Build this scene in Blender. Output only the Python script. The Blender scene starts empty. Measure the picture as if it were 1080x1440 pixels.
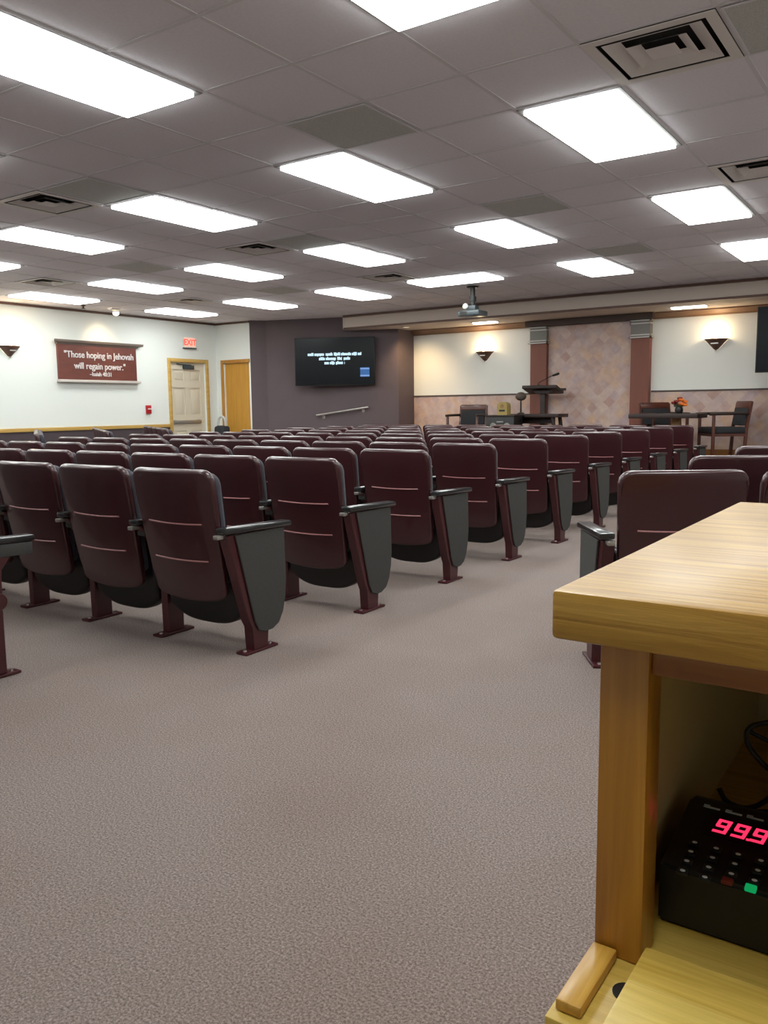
import bpy, bmesh, math, random
from mathutils import Vector, Matrix
random.seed(7)
C = bpy.context.scene.collection
PI = math.pi
ORD = ['zeroth','first','second','third','fourth','fifth','sixth','seventh','eighth','ninth','tenth','eleventh','twelfth']

# ------------------------------------------------------------------ materials
def lin(c):
    return tuple((v/12.92 if v <= .04045 else ((v+.055)/1.055)**2.4) for v in [x/255 for x in c])
def mat(name, rgb, rough=.6, metal=0., spec=.5, noise=None, bump=None, coat=0., sheen=0., stretch=None):
    """rgb is sRGB 0-255; noise=(scale, amount) varies the colour; bump=(scale, strength)"""
    m = bpy.data.materials.new(name); m.use_nodes = True
    nt = m.node_tree; b = nt.nodes['Principled BSDF']
    c = lin(rgb)
    b.inputs['Base Color'].default_value = (*c, 1)
    b.inputs['Roughness'].default_value = rough
    b.inputs['Metallic'].default_value = metal
    b.inputs['Specular IOR Level'].default_value = spec
    b.inputs['Coat Weight'].default_value = coat
    b.inputs['Sheen Weight'].default_value = sheen
    tc = nt.nodes.new('ShaderNodeTexCoord')
    vec = tc.outputs['Object']
    if stretch:
        mp = nt.nodes.new('ShaderNodeMapping'); mp.inputs['Scale'].default_value = stretch
        nt.links.new(vec, mp.inputs[0]); vec = mp.outputs[0]
    if noise:
        n = nt.nodes.new('ShaderNodeTexNoise'); n.inputs['Scale'].default_value = noise[0]; n.inputs['Detail'].default_value = 4
        nt.links.new(vec, n.inputs['Vector'])
        r = nt.nodes.new('ShaderNodeValToRGB'); a = noise[1]
        r.color_ramp.elements[0].position = .3; r.color_ramp.elements[1].position = .7
        r.color_ramp.elements[0].color = (*[max(0, x*(1-a)) for x in c], 1)
        r.color_ramp.elements[1].color = (*[min(1, x*(1+a)) for x in c], 1)
        nt.links.new(n.outputs['Fac'], r.inputs[0]); nt.links.new(r.outputs[0], b.inputs['Base Color'])
    if bump:
        n2 = nt.nodes.new('ShaderNodeTexNoise'); n2.inputs['Scale'].default_value = bump[0]; n2.inputs['Detail'].default_value = 3
        nt.links.new(vec, n2.inputs['Vector'])
        bp = nt.nodes.new('ShaderNodeBump'); bp.inputs['Strength'].default_value = bump[1]; bp.inputs['Distance'].default_value = .01
        nt.links.new(n2.outputs['Fac'], bp.inputs['Height']); nt.links.new(bp.outputs[0], b.inputs['Normal'])
    return m
def emit(name, rgb, strength):
    m = bpy.data.materials.new(name); m.use_nodes = True
    nt = m.node_tree; nt.nodes.clear()
    o = nt.nodes.new('ShaderNodeOutputMaterial'); e = nt.nodes.new('ShaderNodeEmission')
    e.inputs[0].default_value = (*rgb, 1); e.inputs[1].default_value = strength
    nt.links.new(e.outputs[0], o.inputs[0]); return m
def carpet_mat(name, dark, mid, light):
    m = bpy.data.materials.new(name); m.use_nodes = True
    nt = m.node_tree; b = nt.nodes['Principled BSDF']; b.inputs['Roughness'].default_value = .95
    b.inputs['Specular IOR Level'].default_value = .15
    tc = nt.nodes.new('ShaderNodeTexCoord')
    n = nt.nodes.new('ShaderNodeTexNoise'); n.inputs['Scale'].default_value = 185; n.inputs['Detail'].default_value = 6; n.inputs['Roughness'].default_value = .75
    big = nt.nodes.new('ShaderNodeTexNoise'); big.inputs['Scale'].default_value = 1.3; big.inputs['Detail'].default_value = 3
    for x in (n, big): nt.links.new(tc.outputs['Object'], x.inputs['Vector'])
    r = nt.nodes.new('ShaderNodeValToRGB')
    r.color_ramp.elements[0].position = .36; r.color_ramp.elements[0].color = (*lin(dark), 1)
    r.color_ramp.elements[1].position = .64; r.color_ramp.elements[1].color = (*lin(light), 1)
    e = r.color_ramp.elements.new(.5); e.color = (*lin(mid), 1)
    nt.links.new(n.outputs['Fac'], r.inputs[0])
    mx = nt.nodes.new('ShaderNodeMix'); mx.data_type = 'RGBA'; mx.blend_type = 'MULTIPLY'
    r2 = nt.nodes.new('ShaderNodeValToRGB')
    r2.color_ramp.elements[0].position = .35; r2.color_ramp.elements[0].color = (.86, .80, .74, 1)
    r2.color_ramp.elements[1].position = .6; r2.color_ramp.elements[1].color = (1, 1, 1, 1)
    nt.links.new(big.outputs['Fac'], r2.inputs[0])
    mx.inputs[0].default_value = .6
    nt.links.new(r.outputs[0], mx.inputs[6]); nt.links.new(r2.outputs[0], mx.inputs[7])
    nt.links.new(mx.outputs[2], b.inputs['Base Color'])
    bp = nt.nodes.new('ShaderNodeBump'); bp.inputs['Strength'].default_value = .4; bp.inputs['Distance'].default_value = .005
    nt.links.new(n.outputs['Fac'], bp.inputs['Height']); nt.links.new(bp.outputs[0], b.inputs['Normal'])
    return m
def oak_mat(name, dark, light, axis='X', scale=1., rough=.35, coat=.3, bump=.12):
    m = bpy.data.materials.new(name); m.use_nodes = True
    nt = m.node_tree; b = nt.nodes['Principled BSDF']
    b.inputs['Roughness'].default_value = rough; b.inputs['Coat Weight'].default_value = coat; b.inputs['Coat Roughness'].default_value = .25
    tc = nt.nodes.new('ShaderNodeTexCoord'); mp = nt.nodes.new('ShaderNodeMapping')
    s = {'X': (1.5, 30, 30), 'Y': (30, 1.5, 30), 'Z': (30, 30, 1.5)}[axis]
    mp.inputs['Scale'].default_value = tuple(v*scale for v in s)
    nt.links.new(tc.outputs['Object'], mp.inputs[0])
    n = nt.nodes.new('ShaderNodeTexNoise'); n.inputs['Scale'].default_value = 1.6; n.inputs['Detail'].default_value = 8; n.inputs['Roughness'].default_value = .62; n.inputs['Distortion'].default_value = .6
    nt.links.new(mp.outputs[0], n.inputs['Vector'])
    r = nt.nodes.new('ShaderNodeValToRGB')
    r.color_ramp.elements[0].position = .32; r.color_ramp.elements[0].color = (*lin(dark), 1)
    r.color_ramp.elements[1].position = .62; r.color_ramp.elements[1].color = (*lin(light), 1)
    nt.links.new(n.outputs['Fac'], r.inputs[0]); nt.links.new(r.outputs[0], b.inputs['Base Color'])
    bp = nt.nodes.new('ShaderNodeBump'); bp.inputs['Strength'].default_value = bump; bp.inputs['Distance'].default_value = .004
    nt.links.new(n.outputs['Fac'], bp.inputs['Height']); nt.links.new(bp.outputs[0], b.inputs['Normal'])
    return m
def mosaic_mat(name):
    m = bpy.data.materials.new(name); m.use_nodes = True
    nt = m.node_tree; b = nt.nodes['Principled BSDF']; b.inputs['Roughness'].default_value = .5
    tc = nt.nodes.new('ShaderNodeTexCoord'); mp = nt.nodes.new('ShaderNodeMapping')
    mp.inputs['Rotation'].default_value = (0, PI/4, 0); mp.inputs['Scale'].default_value = (7.5, 0, 7.5)
    nt.links.new(tc.outputs['Object'], mp.inputs[0])
    fl = nt.nodes.new('ShaderNodeVectorMath'); fl.operation = 'FLOOR'; nt.links.new(mp.outputs[0], fl.inputs[0])
    wn = nt.nodes.new('ShaderNodeTexWhiteNoise'); nt.links.new(fl.outputs[0], wn.inputs[0])
    r = nt.nodes.new('ShaderNodeValToRGB'); cr = r.color_ramp
    cr.elements[0].position = 0; cr.elements[0].color = (*lin((194, 158, 146)), 1)
    cr.elements[1].position = 1; cr.elements[1].color = (*lin((214, 188, 174)), 1)
    for p, c in ((.3, (208, 184, 176)), (.55, (212, 176, 150)), (.75, (194, 170, 170))):
        e = cr.elements.new(p); e.color = (*lin(c), 1)
    nt.links.new(wn.outputs[0], r.inputs[0])
    n = nt.nodes.new('ShaderNodeTexNoise'); n.inputs['Scale'].default_value = 9; n.inputs['Detail'].default_value = 5
    nt.links.new(tc.outputs['Object'], n.inputs['Vector'])
    mx = nt.nodes.new('ShaderNodeMix'); mx.data_type = 'RGBA'; mx.blend_type = 'OVERLAY'; mx.inputs[0].default_value = .5
    nt.links.new(r.outputs[0], mx.inputs[6]); nt.links.new(n.outputs['Color'], mx.inputs[7])
    bw = nt.nodes.new('ShaderNodeRGBToBW'); nt.links.new(n.outputs['Color'], bw.inputs[0]); nt.links.new(bw.outputs[0], mx.inputs[7])
    nt.links.new(mx.outputs[2], b.inputs['Base Color'])
    return m

M = dict(
    wall=mat('white_wall_paint', (228, 231, 226), .75, bump=(220, .04)),
    cream=mat('cream_wall_paint', (242, 242, 236), .75, bump=(220, .04)),
    ceiling=mat('ceiling_tile', (230, 225, 230), .9, noise=(60, .03), bump=(160, .06)),
    soffit=mat('shaded_soffit', (196, 182, 172), .8, bump=(180, .04)),  # white soffit whose shade is put into this beige
    grid=mat('ceiling_grid', (216, 212, 215), .8),  # darker than the tiles, the bars' shadow line put into the colour
    carpet=carpet_mat('taupe_carpet', (92, 80, 76), (132, 119, 114), (168, 155, 150)),
    stage_carpet=carpet_mat('stage_carpet', (96, 80, 74), (124, 108, 100), (146, 130, 122)),
    purple=mat('plum_grey_wall', (98, 85, 89), .8, noise=(3, .04), bump=(150, .06)),
    wains=mat('plum_wainscot', (72, 61, 65), .85, noise=(90, .12)),
    oak_x=oak_mat('oak_grain_x', (132, 80, 26), (160, 104, 40), 'X'),
    oak_y=oak_mat('oak_grain_y', (168, 118, 38), (208, 162, 72), 'Y'),
    oak_z=oak_mat('oak_grain_z', (160, 106, 30), (190, 134, 48), 'Z'),
    oak_top=oak_mat('oak_top', (154, 110, 34), (190, 146, 58), 'X', 1.6, .38, .25, .35),
    oak_pale=oak_mat('oak_pale', (186, 152, 60), (210, 178, 88), 'X', 2.2, .45, .1),
    oak_pale2=oak_mat('oak_pale_board', (200, 168, 76), (222, 194, 106), 'X', 2.2, .4, .2),
    oak_door=oak_mat('oak_door', (186, 132, 44), (202, 150, 60), 'Z', .6),
    oak_trim=oak_mat('oak_trim', (186, 146, 72), (204, 168, 96), 'Y', .6),
    cab_in=mat('cabinet_interior', (200, 182, 128), .7),
    vinyl=mat('burgundy_shell', (58, 22, 26), .34, spec=.5, coat=.5, bump=(300, .06), noise=(4, .05)),
    ridge_shine=mat('ridge_highlight', (160, 104, 104), .35),  # highlight along the shell ridges, painted in as pale pink
    steel=mat('burgundy_metal', (68, 24, 29), .32, spec=.6, noise=(20, .08)),
    fabric=mat('charcoal_fabric', (54, 51, 60), .9, noise=(160, .2), sheen=.2),
    pan=mat('black_seat_pan', (22, 20, 21), .45),
    arm=mat('black_armrest', (34, 33, 34), .28, coat=.4),
    panel=mat('grey_end_panel', (58, 57, 55), .75, noise=(200, .15)),
    chrome=mat('worn_bolt', (200, 190, 185), .3, metal=1),
    black=mat('black_plastic', (22, 22, 22), .45),
    device=mat('device_case', (26, 25, 24), .42),
    screen=mat('tv_screen', (9, 12, 18), .25, spec=.2),
    white=mat('white_plastic', (225, 222, 214), .5),
    door=mat('ivory_door', (214, 204, 184), .55),
    brown=mat('brown_trim', (92, 62, 50), .5),
    crown=mat('crown_moulding', (142, 110, 86), .5, noise=(5, .08)),
    entab=mat('dark_entablature', (84, 68, 62), .6),
    pil=mat('terracotta_pilaster', (132, 76, 60), .5, noise=(6, .1), stretch=(1, 1, .2)),
    capital=mat('grey_capital', (128, 124, 120), .5),
    fillet=mat('pale_fillet', (214, 208, 202), .4),
    mosaic=mosaic_mat('diamond_mosaic'),
    mahog=mat('mahogany', (88, 44, 31), .35, noise=(8, .25), stretch=(1, 1, 4), coat=.2),
    darkwood=mat('dark_walnut', (44, 28, 24), .55, noise=(8, .2), stretch=(4, 1, 1)),
    uph=mat('dark_upholstery', (44, 44, 48), .85, noise=(60, .15)),
    tanwood=mat('tan_wood', (150, 108, 62), .5, noise=(8, .12)),
    plaque=mat('plaque_wood', (104, 54, 44), .45, noise=(7, .12), stretch=(1, 1, 3)),
    plaqcap=mat('plaque_moulding', (120, 108, 100), .4),
    plaqsill=mat('plaque_ledge', (198, 190, 184), .35),
    letter=mat('plaque_letter', (226, 220, 220), .4),
    alu=mat('brushed_metal', (186, 182, 176), .3, metal=.8),
    vent=mat('vent_metal', (222, 216, 212), .5),
    ventdark=mat('vent_duct', (46, 44, 42), .9),
    grille=mat('perforated_grille', (192, 192, 188), .8, noise=(300, .3)),
    frame=mat('troffer_frame', (120, 116, 114), .5),
    bronze=mat('sconce_bronze', (96, 62, 50), .45, noise=(9, .25)),
    red=mat('alarm_red', (176, 24, 34), .4),
    projector=mat('projector_case', (58, 66, 70), .4),
    radio=mat('radio_tan', (160, 138, 80), .5, noise=(12, .12)),
    globe=mat('brown_shade', (84, 72, 64), .6, noise=(14, .2)),
    orange=mat('orange_petal', (222, 110, 26), .6), crimson=mat('crimson_petal', (132, 32, 26), .6),
    green=mat('leaf_green', (52, 66, 38), .6),
    key=mat('key_cap', (30, 30, 30), .4), keymark=mat('key_legend', (235, 238, 236), .4),
    keyred=mat('red_key', (112, 36, 28), .4), keygreen=emit('green_key', (.01, .5, .14), .55),
    led=emit('led_red', (1., .03, .1), 1.3), ledbg=mat('led_window', (26, 8, 10), .2),
    script=mat('case_lettering', (200, 215, 222), .4),
    tube=emit('troffer_light', (.95, 1., .98), 13.0),
    stagetube=emit('stage_light', (1., .97, .9), 9.0),
    glow=emit('sconce_lamp', (1., .80, .50), 22.0),
    softglow=emit('soft_lamp', (1., .80, .55), .8),
    spotglow=emit('spot_lamp', (1., .84, .62), 16.0),
    tvtext=emit('tv_text', (.62, .86, 1.), 1.2), tvblue=emit('tv_logo', (.10, .26, .62), .55), tvblue2=emit('tv_logo_light', (.3, .48, .9), .75),
    exitface=emit('exit_face', (1., .55, .42), .95), exitred=emit('exit_letters', (1., .13, .10), 1.0),
)

# ------------------------------------------------------------------ mesh helpers
def BM(): return bmesh.new()
def box(bm, x0, x1, y0, y1, z0, z1, mtx=None, bev=0.):
    r = bmesh.ops.create_cube(bm, size=1.)
    vs = r['verts']
    for v in vs:
        v.co = Vector(((x0+x1)/2+v.co.x*(x1-x0), (y0+y1)/2+v.co.y*(y1-y0), (z0+z1)/2+v.co.z*(z1-z0)))
    if bev > 0:
        es = list({e for v in vs for e in v.link_edges})
        r2 = bmesh.ops.bevel(bm, geom=es, offset=bev, segments=2, affect='EDGES', profile=.5)
        vs = list({v for f in r2['faces'] for v in f.verts} | {v for v in vs if v.is_valid})
    if mtx is not None:
        for v in vs: v.co = mtx @ v.co
    return vs
def cyl(bm, p0, p1, r0, r1=None, seg=16, cap=True):
    p0, p1 = Vector(p0), Vector(p1); r1 = r0 if r1 is None else r1
    d = (p1-p0); L = d.length
    q = d.to_track_quat('Z', 'Y').to_matrix().to_4x4()
    bmesh.ops.create_cone(bm, cap_ends=cap, segments=seg, radius1=r0, radius2=r1, depth=L,
                          matrix=Matrix.Translation((p0+p1)/2) @ q)
def ball(bm, c, r, sc=(1, 1, 1), seg=16):
    bmesh.ops.create_uvsphere(bm, u_segments=seg, v_segments=max(8, seg//2), radius=r,
                              matrix=Matrix.Translation(c) @ Matrix.Diagonal((*sc, 1)))
def prism(bm, pts, axis, a, b):
    """polygon pts (2D) extruded along axis from a to b. axis X: pts=(y,z); Y: (x,z); Z: (x,y)"""
    def mk(p, t):
        return {'X': (t, p[0], p[1]), 'Y': (p[0], t, p[1]), 'Z': (p[0], p[1], t)}[axis]
    A = [bm.verts.new(mk(p, a)) for p in pts]; B = [bm.verts.new(mk(p, b)) for p in pts]
    n = len(pts)
    bm.faces.new(A); bm.faces.new(B[::-1])
    for i in range(n):
        bm.faces.new((A[i], B[i], B[(i+1) % n], A[(i+1) % n]))
def tube(bm, pts, r, seg=8):
    """smooth tube through points (Catmull-Rom)"""
    P = [Vector(p) for p in pts]; out = []
    for i in range(len(P)-1):
        a, b, c, d = P[max(0, i-1)], P[i], P[i+1], P[min(len(P)-1, i+2)]
        for k in range(6):
            t = k/6
            out.append(.5*((2*b)+(c-a)*t+(2*a-5*b+4*c-d)*t*t+(3*b-a-3*c+d)*t**3))
    out.append(P[-1]); rings = []
    for i, p in enumerate(out):
        t = (out[min(i+1, len(out)-1)]-out[max(i-1, 0)]).normalized()
        q = t.to_track_quat('Z', 'Y')
        rings.append([bm.verts.new(p+q @ Vector((r*math.cos(2*PI*j/seg), r*math.sin(2*PI*j/seg), 0))) for j in range(seg)])
    for a, b in zip(rings, rings[1:]):
        for j in range(seg): bm.faces.new((a[j], a[(j+1) % seg], b[(j+1) % seg], b[j]))
    bm.faces.new(rings[0][::-1]); bm.faces.new(rings[-1])
def lathe(bm, prof, c=(0, 0, 0), seg=24, a0=0., a1=2*PI):
    full = abs(a1-a0-2*PI) < 1e-6; n = seg if full else seg+1
    rings = []
    for r, z in prof:
        rings.append([bm.verts.new((c[0]+max(r, 1e-4)*math.cos(a0+(a1-a0)*k/seg), c[1]+max(r, 1e-4)*math.sin(a0+(a1-a0)*k/seg), c[2]+z)) for k in range(n)])
    for a, b in zip(rings, rings[1:]):
        for k in range(seg):
            bm.faces.new((a[k], a[(k+1) % n], b[(k+1) % n], b[k]))
def obj(name, bm, m, parent=None, smooth=True, ang=38):
    bmesh.ops.recalc_face_normals(bm, faces=bm.faces)
    me = bpy.data.meshes.new(name); bm.to_mesh(me); bm.free()
    me.materials.append(M[m] if isinstance(m, str) else m)
    if smooth:
        me.shade_smooth(); me.set_sharp_from_angle(angle=math.radians(ang))
    o = bpy.data.objects.new(name, me); C.objects.link(o)
    if parent is not None: o.parent = parent
    return o
def tag(o, label, cat, group=None):
    o['label'] = label; o['category'] = cat
    if group: o['group'] = group
    return o
def thing(name, label, cat, loc=(0, 0, 0), rz=0., group=None):
    o = bpy.data.objects.new(name, None); C.objects.link(o); o.empty_display_size = .1
    o.location = loc; o.rotation_euler = (0, 0, rz)
    return tag(o, label, cat, group)
def struct(name, bm, m, smooth=True):
    o = obj(name, bm, m, None, smooth); o['kind'] = 'structure'; return o
def sbox(name, m, *a, **k):
    bm = BM(); box(bm, *a, **k); return struct(name, bm, m)
def dup(root, loc, rz, label, group):
    def cp(o, par):
        c = o.copy(); C.objects.link(c)
        if par is not None: c.parent = par
        for ch in o.children: cp(ch, c)
        return c
    r = cp(root, None); r.location = loc; r.rotation_euler = (0, 0, rz)
    r['label'] = label; r['group'] = group
    return r
def text_bm(s, size, extrude=.004, bold=0., shear=0., align='CENTER'):
    cu = bpy.data.curves.new('lettering', 'FONT'); cu.body = s; cu.size = size; cu.extrude = extrude
    cu.offset = bold; cu.shear = shear; cu.align_x = align; cu.align_y = 'CENTER'
    o = bpy.data.objects.new('lettering', cu); C.objects.link(o)
    bpy.context.view_layer.update()
    me = bpy.data.meshes.new_from_object(o.evaluated_get(bpy.context.evaluated_depsgraph_get()))
    bm = BM(); bm.from_mesh(me)
    bpy.data.objects.remove(o); bpy.data.curves.remove(cu); bpy.data.meshes.remove(me)
    return bm
def place_bm(bm, mtx):
    for v in bm.verts: v.co = mtx @ v.co
    return bm

# ------------------------------------------------------------------ camera
cam = bpy.data.cameras.new('camera'); co = bpy.data.objects.new('camera', cam); C.objects.link(co)
pi_, ro, ya = math.radians(7.2), math.radians(-.69), math.radians(34.44)
fwd = Vector((-math.sin(ya)*math.cos(pi_), math.cos(ya)*math.cos(pi_), -math.sin(pi_)))
rt = Vector((math.cos(ya), math.sin(ya), 0)); up = rt.cross(fwd)
r2 = math.cos(ro)*rt+math.sin(ro)*up; u2 = -math.sin(ro)*rt+math.cos(ro)*up
co.matrix_world = Matrix(((r2.x, u2.x, -fwd.x, 0), (r2.y, u2.y, -fwd.y, 0), (r2.z, u2.z, -fwd.z, 1.08), (0, 0, 0, 1)))
cam.sensor_fit = 'VERTICAL'; cam.sensor_height = 36; cam.lens = 36*1159.7/1440; cam.clip_start = .02; cam.clip_end = 100
bpy.context.scene.camera = co

# ------------------------------------------------------------------ room shell
XL, XR, YB = -11.97, 2.7, -3.2          # left wall, right wall, wall behind the camera
YD, YS = 11.70, 13.30                    # wall with the oak door, stage back wall
ZC, ZS, ZF = 2.743, 2.50, .30            # ceiling, stage ceiling, stage floor
T, GX, GY = .6096, -2.146, 4.49          # ceiling tile and grid origin
sbox('floor', 'carpet', XL-.12, XR+.12, YB-.12, 13.6, -.1, 0)
sbox('wall_right', 'wall', XR, XR+.12, YB, 12.4, 0, ZC+.1)
sbox('wall_back', 'wall', XL, XR, YB-.12, YB, 0, ZC+.1)
# left wall, built round its door opening
DY0, DY1, DH = 10.53, 11.40, 1.97
bm = BM()
box(bm, XL-.12, XL, YB, DY0, 0, ZC+.1); box(bm, XL-.12, XL, DY1, YD+.12, 0, ZC+.1); box(bm, XL-.12, XL, DY0, DY1, DH, ZC+.1)
struct('wall_left', bm, 'wall')
# short wall with the oak door
OX0, OX1 = -11.77, -11.10
bm = BM()
box(bm, XL, OX0, YD, YD+.12, 0, ZC+.1); box(bm, OX0, OX1, YD, YD+.12, DH, ZC+.1); box(bm, OX1, -11.06, YD, YD+.12, 0, ZC+.1)
struct('wall_front', bm, 'wall')
# plum bay with the television, its three faces
bm = BM()
prism(bm, [(-11.06, 11.70), (-10.85, 11.93), (-8.40, 12.77), (-8.40, 13.5), (-11.06, 13.5)], 'Z', 0, ZC+.1)
struct('wall_stage_left', bm, 'purple', False)
bm = BM()
prism(bm, [(-2.04, 12.4), (XR, 12.4), (XR, 13.5), (-2.04, 13.5)], 'Z', 0, ZC+.1)
struct('wall_stage_right', bm, 'purple', False)
sbox('wall_stage', 'cream', -8.40, -2.04, YS, YS+.2, 0, ZC+.1)

# ceiling tiles with openings for the air vents
vents = [(1, -1), (1, 3), (-7, -1), (-7, 3), (-13, 3), (-13, 7), (-7, 7)]
holes = set(vents)
bm = BM()
def ceil_quad(x0, x1, y0, y1):
    x0, x1, y0, y1 = max(x0, XL-.05), min(x1, XR+.05), max(y0, YB-.05), min(y1, 13.35)
    if x1-x0 < .001 or y1-y0 < .001: return
    bm.faces.new([bm.verts.new(p) for p in ((x0, y0, ZC+.006), (x0, y1, ZC+.006), (x1, y1, ZC+.006), (x1, y0, ZC+.006))])
for i in range(-17, 9):
    for j in range(-13, 16):
        if (i, j) in holes: continue
        ceil_quad(GX+i*T, GX+(i+1)*T, GY+j*T, GY+(j+1)*T)
struct('ceiling', bm, 'ceiling', False)
bm = BM()
for i in range(-16, 9):
    x = GX+i*T
    if XL+.02 < x < XR-.02: box(bm, x-.012, x+.012, YB, 12.19 if x > -9.2 else 11.7, ZC+.0025, ZC+.0055)
for j in range(-12, 13):
    y = GY+j*T
    if YB+.02 < y < 12.15: box(bm, XL, XR, y-.012, y+.012, ZC+.002, ZC+.005)
struct('trim_1', bm, 'grid', False)
# stage soffit and ceiling
bm = BM()
arc = [(-9.27+.09-.09*math.cos(t), 12.29-.09*math.sin(t)) for t in (PI/2*k/5 for k in range(6))]
prism(bm, arc+[(XR, 12.2), (XR, 12.4), (-2.04, 12.4), (-2.04, YS), (-8.4, YS), (-8.4, 12.77), (-9.27, 12.472)], 'Z', ZS, ZC+.005)
struct('ceiling_stage', bm, 'soffit')
bm = BM(); box(bm, -9.2, XR, 12.165, 12.199, ZC-.035, ZC-.002); struct('trim_2', bm, 'brown')
bm = BM(); box(bm, -9.2, XR, 12.18, 12.199, ZS-.004, ZS+.028); struct('trim_3', bm, 'brown')
# brown bead where the left walls meet the ceiling
bm = BM(); box(bm, XL, XL+.025, YB, YD, ZC-.035, ZC-.002); box(bm, XL+.025, -11.06, YD-.025, YD, ZC-.035, ZC-.002); struct('trim_4', bm, 'brown')
# stage back wall: crown, wainscot, centre panel
def crown_profile(y):
    return [(y, 2.405), (y-.02, 2.405), (y-.03, 2.43), (y-.06, 2.445), (y-.085, 2.47), (y-.125, 2.48), (y-.125, ZS-.001), (y, ZS-.001)]
bm = BM(); prism(bm, crown_profile(YS), 'X', -8.39, -2.05); struct('trim_5', bm, 'crown')
bm = BM()
box(bm, -8.39, -5.99, YS-.018, YS-.001, ZF, 1.275); box(bm, -3.95, -2.05, YS-.018, YS-.001, ZF, 1.275)
struct('trim_6', bm, 'mosaic')
bm = BM()
box(bm, -8.39, -5.99, YS-.03, YS-.001, 1.275, 1.30); box(bm, -3.95, -2.05, YS-.03, YS-.001, 1.275, 1.30)
struct('trim_7', bm, 'entab')
bm = BM(); box(bm, -5.68, -4.26, YS-.05, YS-.001, ZF, 2.40); struct('trim_8', bm, 'mosaic')
bm = BM(); box(bm, -6.04, -3.90, YS-.22, YS-.127, 2.405, ZS-.002); box(bm, -5.98, -3.95, YS-.126, YS-.001, 2.401, 2.418); struct('trim_9', bm, 'entab')  # shade on the projecting entablature is put into its dark brown
bm = BM(); box(bm, -8.39, -2.05, YS-.035, YS-.019, ZF, ZF+.09); struct('baseboard_stage', bm, 'oak_x')
# stage platform with a step
bm = BM()
prism(bm, [(-8.395, 11.75), (-2.045, 11.75), (-2.045, YS-.001), (-8.395, YS-.001)], 'Z', 0, ZF)
struct('floor_stage', bm, 'stage_carpet', False)
bm = BM(); box(bm, -7.6, -2.3, 11.45, 11.749, 0, .15); struct('floor_step', bm, 'stage_carpet', False)
# left wall: wainscot below an oak chair rail
bm = BM(); box(bm, XL, XL+.012, YB, DY0-.075, 0, .77); struct('trim_10', bm, 'wains')
bm = BM(); box(bm, XL, XL+.03, YB, DY0-.075, .77, .83, bev=.006); struct('trim_11', bm, 'oak_trim')

# ------------------------------------------------------------------ doors
d = thing('door_1', 'ivory six panel exit door in oak frame on left wall', 'door', (XL, (DY0+DY1)/2, 0)); d['kind'] = 'structure'
hw = (DY1-DY0)/2
bm = BM()
box(bm, -.115, -.06, -hw+.002, hw-.002, .005, DH-.002)
for (y0, y1) in ((-hw+.10, -.06), (.06, hw-.10)):
    for (z0, z1) in ((1.62, 1.84), (.98, 1.50), (.16, .70)):
        box(bm, -.0605, -.050, y0+.035, y1-.035, z0+.035, z1-.035, bev=.004)
for a in ((-hw+.002, -hw+.10, .005, DH-.002), (-.06, .06, .005, DH-.002), (hw-.10, hw-.002, .005, DH-.002)): box(bm, -.0605, -.042, a[0], a[1], a[2], a[3])
for z0, z1 in ((.005, .16), (.70, .98), (1.50, 1.62), (1.84, DH-.002)):
    for y0, y1 in ((-hw+.10, -.06), (.06, hw-.10)): box(bm, -.0605, -.042, y0, y1, z0, z1)
obj('door_leaf', bm, 'door', d)
bm = BM()
for y0, y1 in ((-hw-.07, -hw), (hw, hw+.07)): box(bm, -.11, .025, y0+(.001 if y0 > 0 else 0), y1-(.001 if y0 < 0 else 0), .0, DH+.07, bev=.006)
box(bm, -.11, .025, -hw, hw, DH+.001, DH+.07, bev=.006)
# keep the frame lining clear of the wall body
for v in bm.verts:
    if v.co.x < 0 and (abs(v.co.y) > hw+.001 or v.co.z > DH+.002): v.co.x = .001
obj('door_frame', bm, 'oak_trim', d)
bm = BM(); box(bm, -.035, .0, -hw+.06, hw-.14, .83, .89, bev=.008); box(bm, -.06, -.035, -hw+.06, -hw+.14, .82, .90); box(bm, -.06, -.035, hw-.22, hw-.14, .82, .90)
obj('push_bar', bm, 'alu', d)
bm = BM(); box(bm, -.06, -.0, -.10, .16, 1.85, 1.92, bev=.006); tube(bm, [(-.02, .1, 1.925), (.0, -.12, 1.93), (-.03, -.25, 1.94)], .01)
obj('door_closer', bm, 'projector', d)
d = thing('door_2', 'plain oak door beside the plum wall', 'door', ((OX0+OX1)/2, YD, 0)); d['kind'] = 'structure'
hw = (OX1-OX0)/2
bm = BM(); box(bm, -hw+.002, hw-.002, .04, .085, .005, DH-.002); obj('door_leaf', bm, 'oak_door', d)
bm = BM(); box(bm, -hw-.065, -hw-.001, -.022, -.001, 0, DH+.065, bev=.005); box(bm, -hw, hw+.03, -.022, -.001, DH, DH+.065, bev=.005)
obj('door_frame', bm, 'oak_z', d)

# ------------------------------------------------------------------ ceiling lights
def troffer(name, label, x0, y0, lx, ly, group, z=ZC, m='tube'):
    t = thing(name, label, 'ceiling light', (x0+lx/2, y0+ly/2, z), 0, group)
    a, b, w = lx/2-.005, ly/2-.005, .032
    bm = BM()
    box(bm, -a, a, -b, -b+w, -.006, -.002); box(bm, -a, a, b-w, b, -.006, -.002)
    box(bm, -a, -a+w, -b+w, b-w, -.006, -.002); box(bm, a-w, a, -b+w, b-w, -.006, -.002)
    obj('light_frame', bm, 'frame', t, False)
    bm = BM(); box(bm, -a+w, a-w, -b+w, b-w, -.024, -.004); obj('diffuser', bm, m, t, False)  # lens dropped below its frame, a shape added to brighten the ceiling
    return t
G = 'white fluorescent panels in the tile ceiling'
rowname = {8: 'row nearest the stage', 4: 'second row from the stage', 0: 'third row from the stage', -4: 'row nearest the camera', -8: 'row behind the camera'}
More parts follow.
